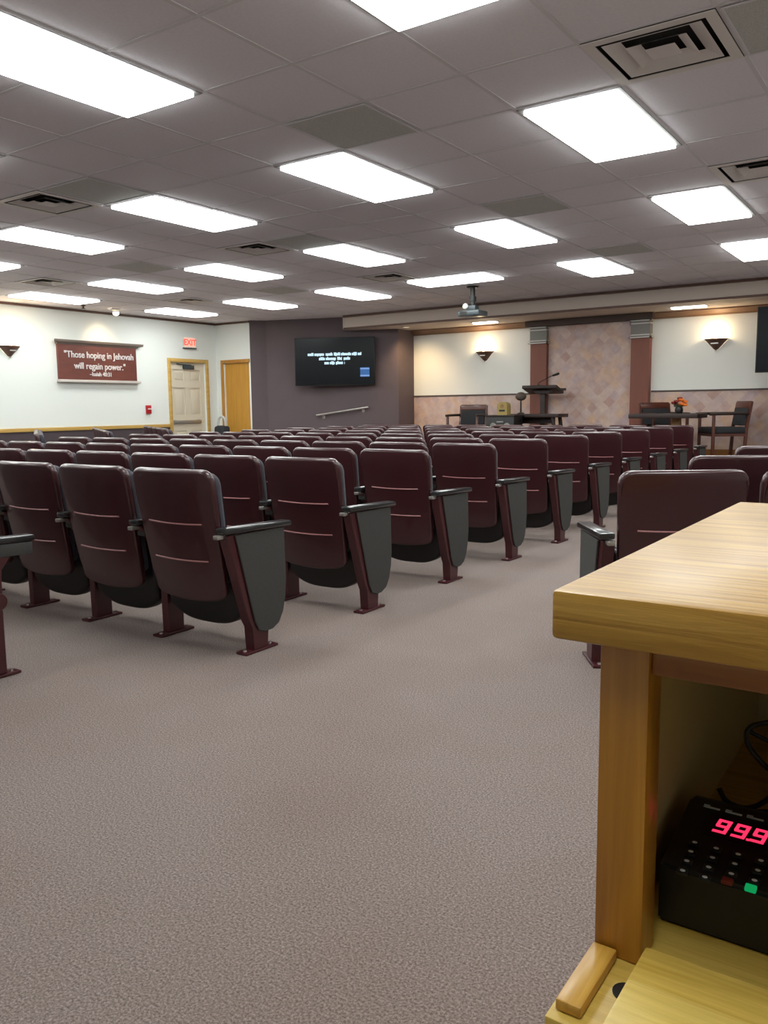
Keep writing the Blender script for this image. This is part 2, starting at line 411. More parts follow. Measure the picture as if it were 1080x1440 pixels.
colname = {-15: 'sixth from right in view', -12: 'fifth from right in view', -9: 'fourth from right in view', -6: 'third from right in view', -3: 'second from right in view', 0: 'rightmost in view', 3: 'beyond the right edge'}
for j in (-8, -4, 0, 4, 8):
    for i in (-15, -12, -9, -6, -3, 0, 3):
        if (i, j) in ((-6, 8), (0, -8), (-6, -8), (-12, -8)): continue
        troffer('ceiling_light', 'white ceiling light panel, %s, %s' % (rowname[j], colname[i]), GX+i*T, GY+j*T, T, 2*T, G)
troffer('ceiling_light', 'crosswise white ceiling light panel above the hanging projector', GX-6.5*T, GY+8.1*T, 2*T, T, G)
for k, (x, nm) in enumerate(((-6.85, 'left'), (-3.55, 'right'))):
    troffer('stage_light', 'slim white light in stage ceiling above the %s wall sconce' % nm, x, 12.62, (.48, .55)[k], .22, 'slim lights in the stage ceiling', ZS, 'stagetube')

# ------------------------------------------------------------------ air vents and return grilles
vl = {(1, -1): 'large square air vent with nested louvres at top right of the ceiling', (1, 3): 'square air vent cut by the right photo edge',
      (-7, -1): 'square air vent left of the blue flared ceiling area near left edge', (-7, 3): 'square air vent near the ceiling middle beside a grey grille',
      (-13, 3): 'small square air vent near the left wall above the plaque', (-13, 7): 'small far air vent toward the exit door',
      (-7, 7): 'small far air vent left of the crosswise light'}
for (i, j) in vents:
    t = thing('air_vent', vl[(i, j)], 'vent', (GX+(i+.5)*T, GY+(j+.5)*T, ZC), 0, 'four-way air vents in the ceiling')
    bm = BM(); box(bm, -.30, .30, -.30, .30, .09, .10)
    for a in ((-.30, -.29, -.30, .30), (.29, .30, -.30, .30), (-.29, .29, -.30, -.29), (-.29, .29, .29, .30)): box(bm, *a, .0, .09)
    obj('duct_box', bm, 'ventdark', t, False)
    bm = BM(); h = .298; w = .05
    box(bm, -h, h, -h, -h+w, -.006, -.0017); box(bm, -h, h, h-w, h, -.006, -.0017); box(bm, -h, -h+w, -h+w, h-w, -.006, -.0017); box(bm, h-w, h, -h+w, h-w, -.006, -.0017)
    obj('vent_frame', bm, 'vent', t, False)
    for (ro_, ri) in ((.225, .155), (.140, .085), (.070, .0)):
        bm = BM(); vo = []; vi = []
        for sx, sy in ((-1, -1), (1, -1), (1, 1), (-1, 1)):
            vo.append(bm.verts.new((sx*ro_, sy*ro_, -.004))); vi.append(bm.verts.new((sx*max(ri, .03), sy*max(ri, .03), .022 if ri else -.004)))
        for k in range(4): bm.faces.new((vo[k], vo[(k+1) % 4], vi[(k+1) % 4], vi[k]))
        if ri == 0: bm.faces.new(vi)
        obj('louvre', bm, 'vent', t, False)
gl = {(-2, -1): 'grey perforated ceiling grille in front of the middle near light', (-2, 3): 'faint grey ceiling grille before the light above mid room',
      (-6, -1): 'grey ceiling grille beside the left vent', (-6, 3): 'grey ceiling grille right of the middle vent',
      (-10, 7): 'dark far ceiling grille left of a light', (-10, 3): 'pale greenish ceiling grille near the left lights',
      (2, -1): 'olive grey ceiling grille at the top right photo corner', (-2, 7): 'faint far ceiling grille near the right lights'}
for (i, j), l in gl.items():
    t = thing('return_grille', l, 'grille', (GX+(i+.5)*T, GY+(j+.5)*T, ZC), 0, 'perforated return grilles in the ceiling')
    bm = BM(); box(bm, -.285, .285, -.285, .285, -.001, .0035); obj('grille_plate', bm, 'grille', t, False)
    bm = BM(); h = .292
    for a in ((-h, h, -h, -h+.012), (-h, h, h-.012, h), (-h, -h+.012, -h+.012, h-.012), (h-.012, h, -h+.012, h-.012)): box(bm, *a, -.005, -.0016)
    obj('grille_rim', bm, 'grid', t, False)

# ------------------------------------------------------------------ auditorium seats
SP, RP = .5537, .877                  # seat spacing, row spacing
def zlean(z): return -.155-(z-.24)*.175          # rear face of the back leans away
def shell_bm(w0, w1, z0, z1, th, yoff, sag, rc, bev, nu=20, nv=6):
    """curved backrest slab: w0/w1 half widths at bottom/top; rear surface at zlean+yoff"""
    bm = BM(); R_ = []; F_ = []
    H = z1-z0
    for iu in range(nu+1):
        s = -1+2*iu/nu
        s = math.copysign(1-(1-abs(s))**1.7, s)
        cr, cf = [], []
        for iv in range(nv+1):
            t = iv/nv
            w = w0+(w1-w0)*t
            dx = max(0, abs(s)*w-(w-rc)) / rc
            drop = rc*(1-math.sqrt(max(0, 1-dx*dx)))
            zb, zt = z0+drop*.6-.022*(1-s*s), z1-drop
            z = zb+(zt-zb)*t
            y = zlean(z)+yoff+sag*s*s
            cr.append(bm.verts.new((s*w, y, z))); cf.append(bm.verts.new((s*w, y+th, z+.01)))
        R_.append(cr); F_.append(cf)
    for a in range(nu):
        for b in range(nv):
            bm.faces.new((R_[a][b], R_[a+1][b], R_[a+1][b+1], R_[a][b+1]))
            bm.faces.new((F_[a][b], F_[a][b+1], F_[a+1][b+1], F_[a+1][b]))
    loop = [(a, 0) for a in range(nu)]+[(nu, b) for b in range(nv)]+[(a, nv) for a in range(nu, 0, -1)]+[(0, b) for b in range(nv, 0, -1)]
    n = len(loop)
    for k in range(n):
        (a, b), (c, d_) = loop[k], loop[(k+1) % n]
        bm.faces.new((R_[a][b], F_[a][b], F_[c][d_], R_[c][d_]))
    bmesh.ops.recalc_face_normals(bm, faces=bm.faces)
    rim = []
    for k in range(n):
        (a, b), (c, d_) = loop[k], loop[(k+1) % n]
        for S in (R_, F_):
            e = bm.edges.get((S[a][b], S[c][d_]))
            if e: rim.append(e)
    bmesh.ops.bevel(bm, geom=rim, offset=bev, segments=3, affect='EDGES', profile=.5)
    return bm
def seat_bm(w, z0, z1, y0, y1, lip):
    """tipped-up seat: rounded lower lobe"""
    bm = BM(); pts = []
    n = 20
    for k in range(n+1):
        s = -1+2*k/n
        pts.append((s*w, z0+.075*abs(s)**3.2))
    pts += [(w, z1), (w-.02, z1+.02), (-w+.02, z1+.02), (-w, z1)]
    prism(bm, pts, 'Y', y0, y1)
    bmesh.ops.recalc_face_normals(bm, faces=bm.faces)
    es = [e for e in bm.edges if abs(e.verts[0].co.y-e.verts[1].co.y) < 1e-6]
    bmesh.ops.bevel(bm, geom=es, offset=lip, segments=3, affect='EDGES', profile=.5)
    for v in bm.verts: v.co.y += (.35-v.co.z)*.12
    return bm
def ridge_bm(z, half, yo=0.):
    bm = BM(); P = []
    for k in range(9):
        s = -1+2*k/8
        P.append((s*half, zlean(z)+.022*(s*half/.25)**2-.001, z+.004*s*s))
    tube(bm, P, .0042, 6); return bm
sh_b = shell_bm(.224, .252, .245, .822, .035, 0, .022, .05, .013)
cu_b = shell_bm(.205, .234, .30, .806, .05, .0362, .022, .05, .02)
def make_leg(par, x, end=None):
    """cast standard under an armrest; end=+1/-1 carries the grey panel on that side"""
    lg = None
    bm = BM()
    if end:
        prism(bm, [(-.195, .548), (-.155, .548), (.165, .548), (.167, .30), (.158, .20), (.11, .115), (.045, .105), (.045, .012), (-.05, .012), (-.05, .12), (-.075, .15)], 'X', x-.026, x+.026)
    else:
        prism(bm, [(-.195, .552), (.14, .552), (.10, .50), (.055, .44), (.05, .30), (.05, .012), (-.05, .012), (-.055, .30), (-.10, .44)], 'X', x-.022, x+.022)
        cyl(bm, (x-.034, .03, .315), (x+.034, .03, .315), .036, seg=14)
    es = [e for e in bm.edges if abs(e.verts[0].co.x-e.verts[1].co.x) < 1e-6]
    bmesh.ops.bevel(bm, geom=es, offset=.004, segments=1, affect='EDGES')
    lg = obj('standard', bm, 'steel', par)
    bm = BM(); box(bm, x-.032, x+.032, -.105, .105, 0, .0125, bev=.004); obj('foot_plate', bm, 'steel', lg)
    bm = BM()
    bm.free()
    for y in (-.08, .08):
        bm = BM(); cyl(bm, (x, y, .0125), (x, y, .019), .010, .008, 8); obj('bolt', bm, 'chrome', lg)
    if not end:
        bm = BM(); box(bm, x-.027, x+.027, -.17, .195, .50, .553, bev=.004)
        for v in bm.verts: v.co.z += -.05*max(0, v.co.y-.02)
        obj('arm_skirt', bm, 'panel', lg)
    if end:
        bm = BM(); xo = x+end*.026
        prism(bm, [(-.150, .545), (.163, .545), (.166, .30), (.160, .22), (.142, .155), (.112, .108), (.07, .088), (.02, .086), (-.02, .10), (-.045, .145)], 'X', xo, xo+end*.010)
        es = [e for e in bm.edges if abs(e.verts[0].co.x-e.verts[1].co.x) < 1e-6]
        bmesh.ops.bevel(bm, geom=es, offset=.003, segments=1, affect='EDGES')
        obj('end_panel', bm, 'panel', lg)
    bm = BM()
    xa = x+(end or 0)*.012
    box(bm, xa-.032, xa+.032, -.215, .208, .556, .583, bev=.009)
    for v in bm.verts: v.co.z += -.06*max(0, v.co.y-.02)-.0*v.co.y
    obj('armrest', bm, 'arm', lg)
    bm = BM(); box(bm, x-.015, x+.015, -.235, -.19, .535, .553, bev=.004); obj('back_bracket', bm, 'alu', lg)
def make_seat(label, cat='theatre seat', left=None, right='mid'):
    """origin on the floor midway between its two standards"""
    t = thing('auditorium_seat', label, cat)
    b = obj('backrest', sh_b.copy(), 'vinyl', t)
    obj('back_ridge', ridge_bm(.585, .17), 'ridge_shine', b); obj('back_ridge', ridge_bm(.418, .17), 'ridge_shine', b)
    obj('back_cushion', cu_b.copy(), 'fabric', t)
    s = obj('seat_pan', seat_bm(.238, .098, .47, -.075, .0, .02), 'pan', t)
    obj('seat_cushion', seat_bm(.22, .135, .47, .001, .07, .025), 'fabric', s)
    if right == 'mid': make_leg(t, SP/2)
    if right == 'end': make_leg(t, SP/2-.0, 1)
    if left == 'mid': make_leg(t, -SP/2)
    if left == 'end': make_leg(t, -SP/2, -1)
    return t
protos = {}
def seat(kind, loc, rz, label, group):
    if kind not in protos:
        l, r = {'mid': (None, 'mid'), 'right_end': (None, 'end'), 'left_end': ('end', 'mid'), 'lmid': ('mid', None), 'left_only': ('end', None), 'both': ('mid', 'mid')}[kind]
        o = make_seat(label, left=l, right=r); o.location = loc; o.rotation_euler = (0, 0, rz); o['group'] = group
        protos[kind] = o; return o
    return dup(protos[kind], loc, rz, label, group)
XE, Y0R = -2.53, 2.664                 # aisle end of the centre rows and the row nearest the camera
NS, NR = 9, 10
for k in range(NR):
    for n in range(NS):
        kind = 'right_end' if n == 0 else ('left_end' if n == NS-1 else 'mid')
        seatname = 'on the near aisle end' if n == 0 else ('at far left end' if n == NS-1 else '%s from the near aisle' % ORD[n+1])
        rown = 'nearest full row' if k == 0 else ('front row' if k == NR-1 else '%s row from the back' % ORD[k+1])
        seat(kind, (XE-SP*(n+.5), Y0R+k*RP, 0), 0, 'burgundy folding seat, centre block, %s, %s' % (rown, seatname), 'burgundy folding seats of the centre block')
for n in range(1, 7):
    seat('mid', (XE-.09-SP*(n+.5), Y0R-RP, 0), 0,
         ('burgundy seat at left photo edge, only its armrest and bare standard showing' if n == 1 else 'burgundy folding seat, short rearmost row left of the camera, %s from its end' % ORD[n]),
         'burgundy folding seats of the short rear row')
# angled blocks on either side
ANG = math.radians(33)
for side, nm in ((1, 'right'), (-1, 'left')):
    rows = 4 if side == 1 else 5
    for k in range(rows):
        ex = -1.19 if side == 1 else -8.85
        ey = (3.31 if side == 1 else 3.98)+k*(1.05 if side == 1 else 1.0)
        ns = (3, 3, 3, 2)[k] if side == 1 else 5
        for n in range(ns):
            dx, dy = side*math.cos(ANG), math.sin(ANG)
            x, y = ex+dx*SP*(n+.5), ey+dy*SP*(n+.5)
            if side == 1: kind = 'left_end' if n == 0 else 'mid'
            else: kind = 'right_end' if n == 0 else ('mid')
            seat(kind, (x, y, 0), side*ANG, 'burgundy folding seat, angled %s block, %s row from the back, %s from the aisle' % (nm, ORD[k+1], ORD[n+1]),
                 'burgundy folding seats of the angled %s block' % nm)
sh_b.free(); cu_b.free()

# ------------------------------------------------------------------ oak sound desk in the foreground
t = thing('oak_desk', 'light oak sound desk with thick top and open cabinet at right front', 'desk', (-.283, .66, 0))
DX, DY = -.283, .66
def lx(x): return x-DX
def ly(y): return y-DY
def dbox(bm, x0, x1, y0, y1, z0, z1, bev=0.): box(bm, lx(x0), lx(x1), ly(y0), ly(y1), z0, z1, bev=bev)
DR = 1.15
bm = BM(); dbox(bm, -.283, DR, .672, 1.45, .874, .919, .005); obj('desk_top', bm, 'oak_top', t)
for a in (-.247, DR-.08):
    bm = BM(); dbox(bm, a, a+.044, .70, .74, .5725, .8735, .002); obj('post', bm, 'oak_z', t)
bm = BM(); dbox(bm, -.2025, DR-.0805, .705, .735, .846, .8735, .001); obj('apron', bm, 'oak_x', t)
for a in (-.247, DR-.054):
    bm = BM(); dbox(bm, a, a+.018, .7405, 1.41, .5725, .8735); obj('side_panel', bm, 'cab_in', t)
bm = BM(); dbox(bm, -.2285, DR-.0545, 1.39, 1.41, .5725, .8735); obj('back_panel', bm, 'cab_in', t)
bm = BM(); dbox(bm, -.252, DR-.03, .596, 1.42, .548, .572, .002); obj('shelf', bm, 'oak_pale', t)
bm = BM(); dbox(bm, -.247, DR-.036, .61, 1.41, .0, .5475); obj('lower_cabinet', bm, 'oak_z', t)
bm = BM(); dbox(bm, -.247, -.224, .607, .698, .5725, .583, .002); obj('guide_block', bm, 'oak_y', t)
bm = BM(); dbox(bm, -.197, .9, .58, .692, .5725, .601, .003); obj('lid_board', bm, 'oak_pale', t)
bm = BM(); dbox(bm, -.189, .9, .50, .616, .6015, .6215, .004); obj('lid_board', bm, 'oak_pale2', t)
bm = BM(); cyl(bm, (lx(-.203), ly(.66), .5722), (lx(-.203), ly(.66), .5735), .012, seg=20); obj('cable_hole', bm, 'black', t)

# black keypad unit on the shelf
DVX, DVY, DVZ = -.211, .779, .5722
W = .165
t = thing('keypad_unit', 'black keypad unit showing 99.9 in red digits inside the oak cabinet', 'electronic device', (DVX, DVY, DVZ))
bm = BM()
prism(bm, [(0, 0), (0, .060), (.116, .0805), (.135, .076), (.15, .06), (.15, 0)], 'X', 0, W)
bmesh.ops.recalc_face_normals(bm, faces=bm.faces)
bmesh.ops.bevel(bm, geom=list(bm.edges), offset=.003, segments=2, affect='EDGES')
obj('case', bm, 'device', t)
sl = math.atan2(.0205, .116)
FACE = Matrix.Translation((0, 0, .060)) @ Matrix.Rotation(sl, 4, 'X')     # x across, y up the sloped face, z out of it
def on_face(name, m, fn, par=t):
    bm = BM(); fn(bm); place_bm(bm, FACE); return obj(name, bm, m, par)
led = on_face('display_window', 'ledbg', lambda b: box(b, .027, .092, .062, .100, 0, .0006))
def digit9(b, x, y, w, h, th, z0, z1):
    sk = .22
    def seg(x0, y0, x1, y1):
        q = [(x0, y0), (x1, y0), (x1, y1), (x0, y1)]
        q = [(x+px+py*sk*.6, y+py) for px, py in q]
        prism(b, q, 'Z', z0, z1)
    seg(0, 0, w-th, th); seg(th*.2, h/2-th/2, w-th, h/2+th/2); seg(0, h-th, w, h)
    seg(w-th, 0, w, h); seg(0, h/2, th, h)
for k in range(3):
    on_face('digit', 'led', lambda b: digit9(b, .0335+k*.0178, .069, .0132, .0225, .0034, .0007, .0012), led)
on_face('decimal_point', 'led', lambda b: box(b, .0335+.0178+.0150, .0335+.0178+.0178, .0685, .0713, .0007, .0012), led)
for c in range(4):
    for r in range(4):
        x, y = .0232+c*.0205, .0415-r*.0152
        if r == 3 and c >= 2: continue
        kk = on_face('key', 'key', lambda b: box(b, x-.0045, x+.0055, y-.004, y+.004, 0, .003, bev=.001))
        on_face('key_legend', 'keymark', lambda b: ball(b, (x+.0005, y, .0031), .0021, (1.25, .9, .15), 10), kk)
on_face('red_key', 'keyred', lambda b: box(b, .0585, .0685, -.0035, .0045, 0, .004, bev=.001))
on_face('green_key', 'keygreen', lambda b: box(b, .0790, .0890, -.0040, .0040, 0, .004, bev=.001))
def scr(b):
    for x in (.0165, .0385, .0595, .0805):
        box(b, x, x+.006, .1065, .1115, 0, .0005); box(b, x+.0062, x+.0165, .1065, .1090, 0, .0005)
on_face('lettering_strip', 'script', scr)

# cables behind the unit
def cable(name, label, pts, r=.003):
    bm = BM(); tube(bm, pts, r); tag(obj(name, bm, 'black'), label, 'cable', 'black cables in the cabinet')
cable('cable', 'black cable curling down from the cabinet roof behind the keypad', [(-.09, 1.1, .726), (-.14, 1.02, .716), (-.17, .995, .708), (-.172, .99, .69), (-.155, .985, .672), (-.13, .98, .655), (-.10, 1.0, .60), (-.06, 1.12, .577)])
cable('cable', 'black cable looping low across the back of the keypad', [(-.20, .985, .629), (-.19, .98, .618), (-.17, .985, .613), (-.15, .99, .625), (-.125, 1.02, .65), (-.09, 1.07, .66), (-.05, 1.15, .63), (-.03, 1.25, .577)])
cable('cable', 'thin black cable crossing behind the keypad display', [(-.185, .96, .577), (-.18, .975, .605), (-.165, .98, .612), (-.13, .99, .618), (-.08, 1.0, .63), (-.06, 1.06, .61), (-.05, 1.2, .577)], .0025)
cable('cable', 'black cable slanting across the dark cabinet interior', [(-.172, 1.0, .70), (-.15, 1.005, .69), (-.12, 1.01, .675), (-.08, 1.02, .66), (-.03, 1.0, .60), (.0, .97, .577)], .0025)

# ------------------------------------------------------------------ things on the left wall
# plaque with the quotation
t = thing('wall_plaque', 'carved wooden quotation plaque with white lettering on the left wall', 'sign', (XL, 8.95, 1.90))
bm = BM(); box(bm, .001, .045, -.775, .775, -.30, .265); obj('plaque_board', bm, 'plaque', t)
bm = BM()
prism(bm, [(.001, .2655), (.055, .2655), (.065, .285), (.095, .30), (.105, .325), (.105, .338), (.001, .338)], 'Y', -.87, .90)
for v in bm.verts:
    if v.co.x < .07: v.co.y *= .91
obj('top_moulding', bm, 'plaqcap', t)
bm = BM(); box(bm, .001, .10, -.80, .82, -.345, -.3005, bev=.008); obj('ledge', bm, 'plaqsill', t)
for s, z, sz in (('"Those hoping in Jehovah', .105, .150), ('will regain power."', -.075, .150), ('\u2013Isaiah 40:31', -.205, .095)):
    bm = text_bm(s, sz, .006, .0012)
    for v in bm.verts: v.co.x *= .90
    place_bm(bm, Matrix.Translation((.052, .02, z)) @ Matrix.Rotation(PI/2, 4, 'Z') @ Matrix.Rotation(PI/2, 4, 'X'))
    obj('lettering', bm, 'letter', t, False)
# exit sign
t = thing('exit_sign', 'lit red exit sign above the ivory door', 'sign', (XL, 11.0, 2.34))
bm = BM(); box(bm, .001, .04, -.15, .15, -.095, .10, bev=.005); obj('housing', bm, 'white', t)
bm = BM(); box(bm, .0405, .043, -.14, .14, -.08, .09); obj('lit_face', bm, 'exitface', t)
bm = text_bm('EXIT', .15, .001, .004); place_bm(bm, Matrix.Translation((.0445, 0, .0)) @ Matrix.Rotation(PI/2, 4, 'Z') @ Matrix.Rotation(PI/2, 4, 'X')); obj('lettering', bm, 'exitred', t, False)
bm = BM(); box(bm, .001, .055, -.155, .155, -.112, -.0955); obj('base_bar', bm, 'projector', t)
# fire alarm pull
t = thing('fire_alarm_pull', 'small red fire alarm pull beside the ivory door', 'fire alarm', (XL, 9.965, 1.10))
bm = BM(); box(bm, .001, .045, -.05, .05, -.075, .075, bev=.006); obj('housing', bm, 'red', t)
bm = BM(); box(bm, .0455, .06, -.035, .035, .0, .02, bev=.003); obj('pull_bar', bm, 'white', t)

# sconces
def sconce(label, loc, rz, e=14):
    t = thing('wall_sconce', label, 'wall lamp', loc, rz, 'bronze uplight wall sconces')
    # half pyramid-cone against the wall; local -y points into the room
    bm = BM()
    prof = [(.012, -.095), (.03, -.09), (.165, .055), (.172, .06), (.172, .068), (.16, .068)]
    lathe(bm, prof, (0, -.002, 0), 20, PI, 2*PI)
    for v in bm.verts: v.co.y = -.002+(v.co.y+.002)*.8
    obj('shade', bm, 'bronze', t)
    bm = BM(); lathe(bm, [(.012, -.112), (.02, -.105), (.012, -.096)], (0, -.022, 0), 10); obj('finial', bm, 'alu', t)
    bm = BM(); prism(bm, [(-.055, -.012), (.055, -.012), (.05, .004), (-.05, .004)], 'Y', -.115, -.108); obj('ornament', bm, 'alu', t)
    bm = BM(); ball(bm, (0, -.06, .055), .03, (1.2, .9, .9)); obj('lamp', bm, 'glow', t)
    l = bpy.data.lights.new('sconce_light', 'POINT'); l.energy = e; l.color = (1., .76, .44); l.shadow_soft_size = .05
    lo = bpy.data.objects.new('sconce_light', l); C.objects.link(lo); lo.parent = t; lo.location = (0, -.085, .14)
sconce('bronze wall sconce on left wall at photo edge', (XL, 7.36, 2.02), PI/2, 13)
sconce('bronze wall sconce on stage wall left of the lectern', (-6.90, YS, 1.98), 0, 7)
sconce('bronze wall sconce on stage wall above the right armchair', (-3.0, YS, 1.985), 0, 7)

t = thing('stage_downlight', 'small warm downlight in stage ceiling at its left end', 'ceiling light', (-8.05, 12.5, ZS))
bm = BM(); lathe(bm, [(.0, -.002), (.07, -.002), (.075, -.008), (.055, -.014)], seg=20); obj('trim_ring', bm, 'white', t)
bm = BM(); lathe(bm, [(.054, -.0145), (.0, -.0145)], seg=20); obj('lamp', bm, 'softglow', t)
sp = bpy.data.lights.new('downlight_beam', 'SPOT'); sp.energy = 48; sp.color = (1, .70, .36); sp.spot_size = math.radians(110); sp.spot_blend = 1; sp.shadow_soft_size = .05
so = bpy.data.objects.new('downlight_beam', sp); C.objects.link(so); so.location = (-8.05, 12.5, ZS-.05)
so.rotation_euler = (Vector((-8.2, 13.3, 1.0))-Vector((-8.05, 12.5, ZS))).to_track_quat('-Z', 'Y').to_euler()
# ceiling spot and sprinkler by the left wall
t = thing('ceiling_spotlight', 'small glowing white spotlight on ceiling above the plaque', 'spotlight', (-11.45, 8.97, ZC))
bm = BM(); lathe(bm, [(.0, -.002), (.075, -.002), (.07, -.02), (.045, -.03), (.045, -.055)], seg=20); obj('trim_ring', bm, 'white', t)
bm = BM(); ball(bm, (0, 0, -.065), .045, (1.1, 1.1, .9)); obj('lamp', bm, 'spotglow', t)
sp = bpy.data.lights.new('spot_beam', 'SPOT'); sp.energy = 16; sp.color = (1, .74, .45); sp.spot_size = math.radians(75); sp.spot_blend = .8; sp.shadow_soft_size = .04
so = bpy.data.objects.new('spot_beam', sp); C.objects.link(so); so.location = (-11.45, 8.97, ZC-.12)
so.rotation_euler = (Vector((XL, 9.0, 2.2))-Vector((-11.45, 8.97, ZC-.12))).to_track_quat('-Z', 'Y').to_euler()
t = thing('sprinkler', 'tiny dark sprinkler head on ceiling near the left wall', 'sprinkler', (-11.42, 8.33, ZC))
bm = BM(); lathe(bm, [(.0, -.002), (.04, -.002), (.035, -.012), (.012, -.016), (.012, -.04), (.03, -.045), (.03, -.05), (.0, -.05)], seg=16); obj('head', bm, 'ventdark', t)

# small dark bag near the corner between the doors
t = thing('duffel_bag', 'dark upright bag with grey handle standing in the corner between the two doors', 'bag', (-11.55, 11.38, 0))
bm = BM(); box(bm, -.14, .14, -.1, .1, 0, .78, bev=.06); obj('body', bm, 'uph', t)
bm = BM(); tube(bm, [(-.1, 0, .77), (-.08, 0, .9), (.0, 0, .95), (.08, 0, .9), (.1, 0, .77)], .022); obj('handle', bm, 'grille', t)

# ------------------------------------------------------------------ televisions
def tv(label, loc, rz, w, h, lines, logo, mnt=.13):
    t = thing('television', label, 'television', loc, rz, 'wall televisions flanking the stage')
    bm = BM(); box(bm, -w/2, w/2, -.045, .0, -h/2, h/2, bev=.006); obj('bezel', bm, 'black', t)
    bm = BM(); box(bm, -w/2+.014, w/2-.014, -.0475, -.0455, -h/2+.02, h/2-.014); s = obj('screen', bm, 'screen', t)
    bm = BM(); box(bm, -.12, .12, .001, mnt, -.2, .2); obj('wall_mount', bm, 'black', t)
    rnd = random.Random(4)
    for (x0, x1, z, hh) in lines:
        bm = BM(); x = x0
        while x < x1:
            wd = rnd.uniform(.08, .2); e = min(x+wd, x1)
            while x < e-.004:
                lw = rnd.uniform(.016, .024); tall = rnd.random() < .35
                box(bm, x, min(x+lw, e), -.0485, -.0477, z-hh/2-(.008 if rnd.random() < .12 else 0), z+hh/2*(1.0 if tall else .55)); x += lw+.004
            x += .012
        obj('caption_line', bm, 'tvtext', s, False)
    if logo:
        bm = BM(); cx, cz = logo; a = .085
        box(bm, cx-a, cx+a, -.0484, -.0477, cz-a, cz+a); lg = obj('logo', bm, 'tvblue', s, False)
        bm = BM(); box(bm, cx-a, cx+a, -.0490, -.0485, cz+a-.035, cz+a-.01); box(bm, cx-a, cx+a, -.0490, -.0485, cz-a+.01, cz-a+.035); obj('logo_bar', bm, 'tvblue2', lg, False)
    return t
# the plum wall runs from (-10.85,11.93) to (-8.40,12.77)
wa = math.atan2(.84, 2.45)
nrm = Vector((math.sin(wa), -math.cos(wa), 0))
pw = Vector((-10.85, 11.93, 0))+Vector((math.cos(wa), math.sin(wa), 0))*1.43
pt = pw+nrm*.17
tv('large black television showing white caption lines on the plum wall', (pt.x, pt.y, 1.935), wa+.14, 1.50, .875,
   [(-.50, .50, .135, .055), (-.29, .29, .055, .055), (-.19, .19, -.022, .055)], (.56, -.20))
tv('dark television cut by the right photo edge', (-1.49, 12.25, 1.93), 0.0, 1.50, .875, [(-.60, .56, .13, .06), (-.29, .29, .055, .055)], (.56, -.2))
# handrail on the plum wall
t = thing('handrail', 'pale metal handrail sloping up the plum wall below the television', 'handrail', (pw.x, pw.y, 0), wa)
bm = BM(); tube(bm, [(-.42, -.075, .955), (-.1, -.075, 1.0), (.25, -.075, 1.048), (.60, -.075, 1.097)], .019, 10); obj('rail', bm, 'alu', t)
for x, z in ((-.30, .972), (.48, 1.08)):
    bm = BM(); tube(bm, [(x, -.001, z-.05), (x, -.05, z-.05), (x, -.075, z-.012)], .008); cyl(bm, (x, -.001, z-.05), (x, -.008, z-.05), .03); obj('bracket', bm, 'alu', t)

# ------------------------------------------------------------------ projector
t = thing('projector', 'dark projector hanging from a ceiling pole before the stage', 'projector', (-5.62, 10.45, ZC))
bm = BM(); cyl(bm, (0, 0, -.002), (0, 0, -.02), .09, .07); cyl(bm, (0, 0, -.02), (0, 0, -.26), .034, seg=14); cyl(bm, (0, 0, -.14), (0, 0, -.20), .05, seg=14); obj('pole', bm, 'black', t)
bm = BM(); box(bm, -.07, .07, -.06, .06, -.335, -.2605, bev=.01); obj('mount', bm, 'projector', t)
bm = BM(); box(bm, -.165, .165, -.14, .14, -.41, -.3355, bev=.016); cs = obj('case', bm, 'projector', t)
bm = BM(); cyl(bm, (.09, .14, -.373), (.09, .18, -.373), .032); obj('lens', bm, 'black', cs)
bm = BM(); box(bm, -.12, -.02, -.146, -.1405, -.395, -.35); obj('connector_plate', bm, 'ventdark', cs)
bm = BM(); ball(bm, (-.085, -.06, -.27), .035, (1.2, 1, 1.2)); obj('white_coupling', bm, 'white', t)

# ------------------------------------------------------------------ pilasters
for x, nm in ((-5.83, 'left'), (-4.11, 'right')):
    t = thing('pilaster', 'terracotta pilaster with grey fluted capital, %s of the stage centre' % nm, 'pilaster', (x, YS, ZF), 0, 'pilasters framing the mosaic panel')
    bm = BM(); box(bm, -.145, .145, -.13, -.001, .12, 1.82); obj('shaft', bm, 'pil', t)
    bm = BM(); box(bm, -.16, .16, -.145, -.001, 0, .1195); obj('base', bm, 'pil', t)
    c = BM(); box(c, -.15, .15, -.14, -.001, 1.8205, 2.10)
    c = obj('capital', c, 'capital', t)
    bm = BM()
    for z, g in ((1.815, .03), (1.855, .015), (2.03, .012), (2.075, .025)): box(bm, -.15-g, .15+g, -.14-g, -.1405, z+.006, z+.022); box(bm, -.15-g, -.1505, -.14-g, -.002, z+.006, z+.022); box(bm, .1505, .15+g, -.14-g, -.002, z+.006, z+.022)
    obj('fillet', bm, 'fillet', c)

